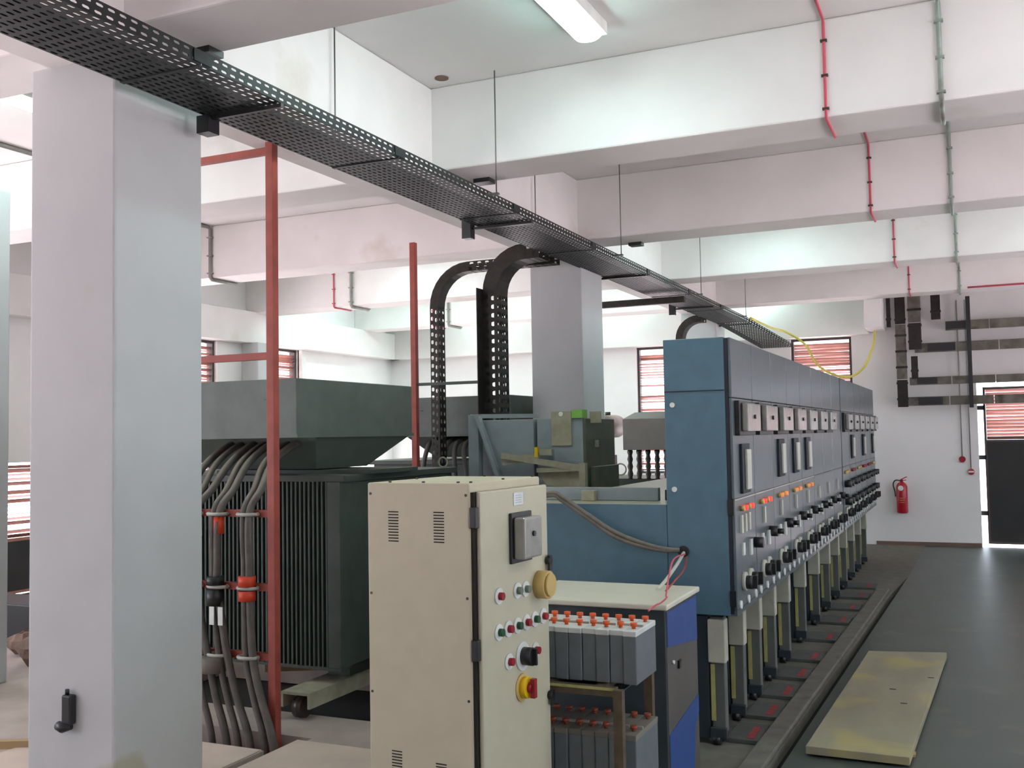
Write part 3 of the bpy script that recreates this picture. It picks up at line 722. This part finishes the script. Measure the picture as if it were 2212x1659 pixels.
MB().tube([(-4.32, 12.05, 1.72), (-4.32, 12.1, 1.72), (-4.32, 12.9, 1.72), (-4.32, 12.95, 1.72)], [.1, .15, .15, .1], 18).build('oil_drum', 'pinkgrey', T3)
B(-4.36, -4.28, 12.2, 12.7, 1.06, 1.58).build('drum_bracket', 'pinkgrey', T3)
MB().cyl((-4.36, 12.3, 1.86), (-4.36, 12.3, 1.90), .03, 10).cyl((-4.22, 12.3, 1.86), (-4.22, 12.3, 1.90), .035, 10).build('filler_cap', 'fin', T3)
mb = MB(); ring = [(-3.98, 12.1+.0, 1.22)]; 
MB().tube([(-4.0+.07*math.cos(q), 12.1, 1.18+.07*math.sin(q)) for q in [2*math.pi*k/18 for k in range(19)]], .01, 6).build('lifting_ring', 'pinkgrey', T3)
B(-4.22, -4.06, 12.05, 12.15, 1.2, 1.36).build('relay_box', 'pinkgrey', T3)

for k in range(5):
    px = 922+20*k
    p = P(px, 965, y=8.34); q = P(px-10+4*k, 1040, y=8.28)
    tag(MB().tube(smooth([(p.x+.03, 8.62, 1.60), (p.x+.01, 8.46, 1.59), (p.x, 8.34, p.z-.03), (q.x, 8.28, q.z), (q.x, 8.28, .6), (q.x, 8.28, 0)], 6), .022, 8).build('transformer_cable', 'brgrey'), '%s brownish cable from the left below the second transformer box' % ORD(k), 'cable', 'cables of the second transformer')
p = P(957, 1006, y=6.5)
MB().tube([(p.x+.035*math.cos(q), 6.5, 1.438+.035*math.sin(q)) for q in [2*math.pi*k/16 for k in range(17)]], .007, 6).build('lifting_ring', 'tan', T1)

# red oxide cable frames
def frame(label, x, y, z0, z1, w, bars, s=.05):
    t = thing('cable_support_pole', (x, y, z0), label, 'pole', 'red oxide cable frames')
    B(x-s/2, x+s/2, y-s/2, y+s/2, z0, z1).build('post', 'redox', t, bevel=.003)
    if w > .1: B(x-w-s/2, x-w+s/2, y-s/2, y+s/2, z0, z1).build('post', 'redox', t, bevel=.003)
    for z in bars: B(x-w+s/2, x-s/2, y-.012, y+.02, z-.02, z+.02).build('crossbar', 'redox', t)
    return t
F1 = frame('tall red oxide pole with crossbars in front of nearest transformer', -3.545, 4.62, -.31, 3.295, 1.15, (.427, .806, 1.212, 2.09, 3.25))
F2 = frame('thin red oxide pole beside the second transformer', -4.35, 7.62, 0, 3.3, .02, (), s=.05)
B(-4.325, -3.74, 7.61, 7.63, 2.06, 2.085).build('crossbar', 'fin', F2)

# cables of the nearest transformer
cb = [  # x at box, x at top clamp, x at mid, x at low, x at trench
    (-3.70, -3.675, -3.675, -3.655, -3.50), (-3.76, -3.715, -3.71, -3.70, -3.56), (-3.88, -3.885, -3.90, -3.83, -3.66),
    (-3.94, -3.925, -3.93, -3.89, -3.74), (-4.02, -4.06, -4.06, -3.97, -3.82), (-4.12, -4.10, -4.10, -4.06, -3.92), (-4.2, -4.22, -4.22, -4.2, -4.1)]
labs = ['rightmost grey cable', 'second grey cable from the right', 'third grey cable from the right', 'fourth grey cable from the right', 'fifth grey cable from the right', 'sixth grey cable from the right', 'leftmost grey cable']
for k, (xb, xt, xm, xl, xg) in enumerate(cb):
    yy = 4.575
    pts = [(xb-.13, 5.28, 1.605), (xb-.12, 5.14, 1.575), (xb-.09, 4.93, 1.48), ((xb+xt)/2-.02, 4.72, 1.34), (xt, yy, 1.21), (xm, yy, .9), (xm, yy, .806), (xl, yy, .427), ((xl+xg)/2-.01, yy-.01, .2), (xg, yy-.03, 0), (xg+.04, yy-.04, -.25)]
    tag(MB().tube(smooth(pts, 6), .019 if k % 2 else .022, 9).build('transformer_cable', 'cabledark'), labs[k]+' dropping from the nearest transformer into the trench', 'cable', 'cables of the nearest transformer')
def clamp(x, z, w, mt='strap', lab=''):
    t = tag(MB().tube([(x+w*math.cos(q), 4.585+.04*math.sin(q), z) for q in [2*math.pi*k/16 for k in range(17)]], .011, 6).build('cable_clamp', mt), lab, 'clamp')
    return t
for i, z in enumerate((1.212, .806, .427)):
    for j, x in enumerate((-3.695, -3.905, -4.09)):
        clamp(x, z-.002, .062, 'strap', 'grey cable clamp on the %s crossbar, %s from the red pole' % (['top', 'middle', 'bottom'][i], ORD(j)))
def sleeve(x, z0, z1, r, mt, lab): tag(MB().cyl((x, 4.575, z0), (x, 4.575, z1), r, 14).build('cable_sleeve', mt), lab, 'sleeve')
sleeve(-3.693, .815, .87, .048, 'orange', 'orange tape band just above the middle clamp by the pole')
sleeve(-3.693, .735, .79, .048, 'orange', 'orange tape band just below the middle clamp by the pole')
sleeve(-3.915, .815, .86, .05, 'black', 'black tape band above the second middle clamp')
sleeve(-3.915, .70, .79, .05, 'black', 'black tape band below the second middle clamp')
sleeve(-3.888, 1.10, 1.195, .03, 'orange', 'orange sleeve on cable just under the top crossbar')
sleeve(-3.93, .33, .415, .07, 'cable', 'grey wrapped cable bundle under the bottom clamp')
for i, (x, z) in enumerate(((-3.985, 1.09), (-3.90, .60), (-3.84, .60))):
    tag(B(x-.016, x+.016, 4.525, 4.529, z, z+.1).build('cable_tag', 'white'), ['white paper tag below the top crossbar', 'pale tag left on cable pair under black tape', 'pale tag right on cable pair under black tape'][i], 'tag')

# ------------------------------------------------------------------ blue low-voltage cabinets behind the beige cabinet
LV1 = thing('breaker_cabinet', (-3.05, 6.9, 0), 'light blue-grey cabinet with bent handrail above the beige cabinet', 'cabinet')
B(-3.23, -2.825, 6.62, 7.2, 0, 1.735).build('body', 'lblue', LV1, bevel=.005)
mb = MB().box(-3.32, -3.24, 6.58, 6.64, 0.0, 1.775).bar((-3.235, 6.57, 1.76), (-3.05, 6.57, 1.25), .05, .03)
mb.build('frame_post', 'lblue', LV1)
MB().bar((-3.31, 6.61, 1.765), (-2.93, 6.95, 1.765), .035, .03).build('top_rail', 'lblue', LV1)
LV2 = thing('breaker_cabinet', (-2.62, 6.9, 0), 'light blue-grey cabinet with hung grey plate beside the handrail cabinet', 'cabinet')
B(-2.80, -2.455, 6.62, 7.24, 0, 1.735).build('body', 'lblue', LV2, bevel=.005)
B(-2.455, -2.435, 6.62, 7.24, 0, 1.73).build('side_panel', 'olive', LV2, bevel=.003)
B(-2.434, -2.40, 6.70, 7.22, .9, 1.395).build('side_cover', 'olive', LV2, bevel=.003)
B(-2.435, -2.425, 6.80, 6.86, 1.53, 1.58).build('label_plate', 'tan', LV2)
hp = B(-2.685, -2.535, 6.605, 6.617, 1.545, 1.785).build('hung_plate', 'tan', LV2, bevel=.002)
MB().cyl((-2.61, 6.60, 1.765), (-2.61, 6.606, 1.765), .016, 14).build('hole_disc', 'white', hp)
B(-2.53, -2.45, 6.60, 6.70, 1.735, 1.792).build('terminal_block', 'gbright', LV2)
B(-2.44, -2.36, 6.72, 6.74, 1.70, 1.78).build('bracket_tab', 'tan', LV2)
LV = thing('lever_linkage', (-2.7, 6.5, 1.25), 'dusty tan lever arms and plate in front of the blue cabinets', 'lever')
yq = 6.52
MB().bar(P(1084, 984, y=yq), P(1256, 1012, y=yq), .03, .04).build('long_lever', 'tan', LV)
MB().bar(P(1086, 998, y=yq+.02), P(1165, 985, y=yq+.02), .03, .05).build('short_lever', 'tan', LV)
MB().bar(P(1160, 1016, y=yq), P(1255, 1013, y=yq), .02, .03).build('top_bar', 'tan', LV)
c = [P(1162, 1018, y=yq+.03), P(1252, 1018, y=yq+.03), P(1252, 1056, y=yq+.03), P(1180, 1048, y=yq+.03)]
MB().hexa(c, [p+Vector((0, .02, 0)) for p in c]).build('guide_plate', 'tan', LV)
p0 = P(1259, 1000, y=yq); MB().box(p0.x-.022, p0.x+.022, yq-.02, yq+.03, 1.245, p0.z+.0).build('pivot_post', 'tan', LV)
p0 = P(1160, 975, y=yq+.02); MB().box(p0.x-.012, p0.x+.012, yq, yq+.03, p0.z-.04, p0.z+.03).build('yellow_tip', 'yellow', LV)
p0 = P(1178, 977, y=yq+.02); MB().box(p0.x-.045, p0.x+.045, yq+.02, yq+.07, p0.z-.02, p0.z+.02).build('lever_block', 'tan', LV)
tag(MB().box(-2.37, -1.62, 5.56, 5.60, 1.241, 1.315).build('angle_rail', 'lblue', bevel=.003), 'blue-grey steel rail lying on top of the blue chamber', 'rail')
tag(MB().box(-1.60, -1.54, 5.62, 5.7, 1.241, 1.30).build('steel_bracket', 'black', bevel=.003), 'small black bracket at right end of the blue rail', 'bracket')
tag(MB().box(-2.06, -1.98, 5.50, 5.555, 1.241, 1.30).build('steel_bracket', 'tan', bevel=.003), 'small tan foot before the blue rail under the lever post', 'bracket')

# ------------------------------------------------------------------ floor board
pts = [(-.82, 5.295), (-.335, 5.286), (-.227, 7.82), (-.735, 7.70)]
bd = tag(MB().prism(pts, .012, .052).build('wooden_board', 'wood', bevel=.003), 'worn plywood board lying on the grey floor beside the switchgear', 'board')
cz = bd.location.copy()
for (x, y) in ((-.50, 6.62), (-.42, 6.3), (-.30, 7.0)):
    o = B(x-.018, x+.018, y-.008, y+.008, .0523, .0533).build('knot_hole', 'slot', bd)
for y in (5.5, 7.5):
    B(-.77, -.32, y-.03, y+.03, 0, .012).build('batten', 'woodraw', bd)

# ------------------------------------------------------------------ back wall fittings
def wall_tray(name_lab, pts_fn, mt='traygrey', kind='cable tray', grp='cable trays on the back wall'):
    pass
def htray(z, x0, x1, h, lab, y=15.06, dark=None):
    t = thing('wall_cable_tray', ((x0+x1)/2, 15.1, z), lab, 'cable tray', 'cable trays on the back wall')
    n = max(1, int((x1-x0)/.5))
    for i in range(n):
        a, b_ = x0+(x1-x0)*i/n, x0+(x1-x0)*(i+1)/n
        B(a+.006, b_-.006, y, y+.02, z-h/2, z+h/2).box(a+.006, b_-.006, y+.021, y+.08, z-h/2, z-h/2+.008).box(a+.006, b_-.006, y+.021, y+.08, z+h/2-.008, z+h/2).build('tray_section', 'traygrey', t)
    if dark: B(dark[0], dark[1], y-.01, y-.001, z-h/2+.01, z+h/2-.01).build('joint_plate', 'black', t)
htray(3.015, -.30, 3.0, .12, 'topmost horizontal grey tray right of the black bar', dark=(-.29, -.04))
htray(2.728, -.70, 3.0, .125, 'second horizontal grey tray from the top on back wall', dark=(-.53, -.18))
htray(2.272, -.78, 3.0, .105, 'third horizontal grey tray from the top on back wall', dark=(-.68, -.42))
htray(1.995, -.82, 3.0, .12, 'lowest horizontal grey tray crossing above the dark door', dark=(-.67, -.36))
def vtray(x0, x1, z0, z1, lab, y=15.03, mt='traygrey'):
    t = thing('wall_cable_tray', ((x0+x1)/2, 15.1, z0), lab, 'cable tray', 'vertical cable trays on the back wall')
    n = max(1, int((z1-z0)/.35))
    for i in range(n):
        a, b_ = z0+(z1-z0)*i/n, z0+(z1-z0)*(i+1)/n
        B(x0, x1, y, y+.018, a+.005, b_-.005).build('tray_section', mt if i % 3 else 'traydark', t)
    for z in [z0+.1+.22*i for i in range(int((z1-z0)/.22))]:
        B(x0-.008, x1+.008, y-.012, y-.001, z, z+.03).build('rung', 'traydark', t)
vtray(-.935, -.80, 1.915, 3.45, 'tall vertical tray at left end of the wall trays')
vtray(-.765, -.60, 2.70, 3.45, 'vertical tray second from left dropping to the second level', y=15.0)
vtray(-.745, -.66, 2.30, 2.62, 'short grey vertical tray between second and third levels', y=15.035)
vtray(-.47, -.35, 3.10, 3.45, 'dark vertical tray dropping to the topmost level', mt='traydark')
vtray(-1.045, -.99, 3.03, 3.45, 'narrow black vertical strip left of the tall wall tray', mt='black')
tag(B(-.035, .02, 14.98, 15.03, 1.89, 3.39).build('support_bar', 'black', bevel=.003), 'black vertical bar across the horizontal wall trays', 'bar')
tag(B(-1.235, -1.12, 14.9, 14.96, 3.02, 3.38).build('dark_channel', 'traydark'), 'short dark channel on small beam under the ceiling corner', 'channel')

EX = thing('fire_extinguisher', (-.93, 15.2, .45), 'red fire extinguisher hung on the white back wall', 'fire extinguisher')
x, y = -.935, 15.2
MB().tube([(x, y, .45), (x, y, .47), (x, y, .82), (x, y, .86), (x, y, .885)], [.06, .074, .074, .055, .025], 20).build('cylinder', 'ext', EX)
MB().cyl((x, y, .885), (x, y, .915), .02, 10).bar((x-.01, y-.01, .915), (x+.07, y-.03, .955), .02, .012).bar((x-.01, y-.01, .905), (x+.06, y-.03, .91), .02, .01).build('valve_handle', 'ext', EX)
MB().tube(smooth([(x-.01, y-.02, .90), (x-.08, y-.02, .905), (x-.11, y-.02, .85), (x-.09, y-.03, .75), (x-.085, y-.02, .68)], 6), .009, 7).build('hose', 'black', EX)
MB().cyl((x-.01, y-.074, .80), (x-.01, y-.080, .80), .036, 18).build('white_label', 'white', EX)
for k in range(3): B(x-.03, x+.035, y-.0785, y-.074, .60+.03*k, .606+.03*k).build('print_line', 'cream', EX)
B(x-.02, x+.02, y+.07, YB, .78, .84).build('wall_hook', 'screw', EX)
for (x, z, lab, mt) in ((-.15, 1.19, 'dark red round call point on back wall, upper one', 'red'), (-.046, 1.019, 'red and white round call point near the door, lower one', 'ext')):
    t = thing('call_point', (x, YB, z), lab, 'call point')
    MB().cyl((x, YB-.035, z), (x, YB, z), .042, 18).build('housing', mt, t)
    if mt == 'ext': B(x-.036, x+.036, YB-.04, YB-.0355, z-.01, z+.012).build('white_band', 'white', t)
    MB().cyl((x, YB-.012, z+.04), (x, YB-.012, 3.38), .007, 6).build('conduit', 'conduit', t)

# yellow cable looping from the tray end
tag(MB().tube(smooth([(-2.72, 14.0, 3.17), (-2.55, 14.6, 3.08), P(1700, 718, y=15.0), P(1740, 745, y=15.02), P(1760, 780, y=15.02), P(1785, 802, y=15.02), P(1830, 815, y=15.02), P(1865, 795, y=15.02), P(1885, 750, y=15.02), P(1889, 722, y=15.02), P(1890, 714, y=15.02)], 6), .017, 8).build('yellow_cable', 'yc'), 'yellow cable looping from the tray end across the back wall', 'cable')

# ------------------------------------------------------------------ small things
SW = thing('wall_switch', (-3.57, 3.245, .4), 'black device hanging on the foot of the big column', 'switch')
B(-3.588, -3.535, 3.218, 3.2545, .425, .55).build('housing', 'black', SW, bevel=.008)
MB().cyl((-3.57, 3.235, .55), (-3.57, 3.235, .572), .009, 8).build('pin', 'black', SW)
MB().tube([(-3.61, 3.225, .418), (-3.58, 3.22, .412), (-3.54, 3.23, .42)], [.02, .022, .014], 10).build('cord_end', 'black', SW)

tag(B(-7.9, -7.1, 6.05, 6.5, 0, .30).build('low_crate', 'doordark', bevel=.01), 'low dark crate on the floor far left behind the column', 'crate')
mb = MB(); 
def rock(c, r, name, lab):
    vs, fs = [], []
    n, k = 8, 5
    for i in range(k+1):
        th = math.pi*i/k
        for j in range(n):
            q = 2*math.pi*j/n; rr = 1+random.uniform(-.18, .18)
            vs.append((c[0]+r*rr*math.sin(th)*math.cos(q), c[1]+r*rr*math.sin(th)*math.sin(q), max(0, c[2]+r*.7*rr*math.cos(th))))
    for i in range(k):
        for j in range(n): fs.append((i*n+j, i*n+(j+1) % n, (i+1)*n+(j+1) % n, (i+1)*n+j))
    tag(MB().add(vs, fs).build(name, 'debris'), lab, 'rubble')
rock((-6.35, 5.5, .1), .16, 'rubble_lump', 'brown rubble lump beside the far left column base')
rock((-6.75, 5.7, .09), .13, 'rubble_lump', 'smaller brown rubble lump before the dark crate')
tag(MB().bar((-5.6, 3.5, .02), (-4.55, 4.05, .02), .05, .04).build('timber_batten', 'woodraw'), 'pale timber batten on floor left of the big column', 'timber')
tag(MB().bar((-6.9, 5.95, .0), (-7.02, 6.02, .62), .025, .02).build('timber_stick', 'woodraw'), 'thin upright stick leaning on the dark crate', 'timber')
tag(MB().bar((-4.6, 5.9, .03), (-3.75, 6.35, .03), .09, .06).build('timber_batten', 'woodraw'), 'pale timber batten on floor under the nearest transformer', 'timber')
fixnormals()
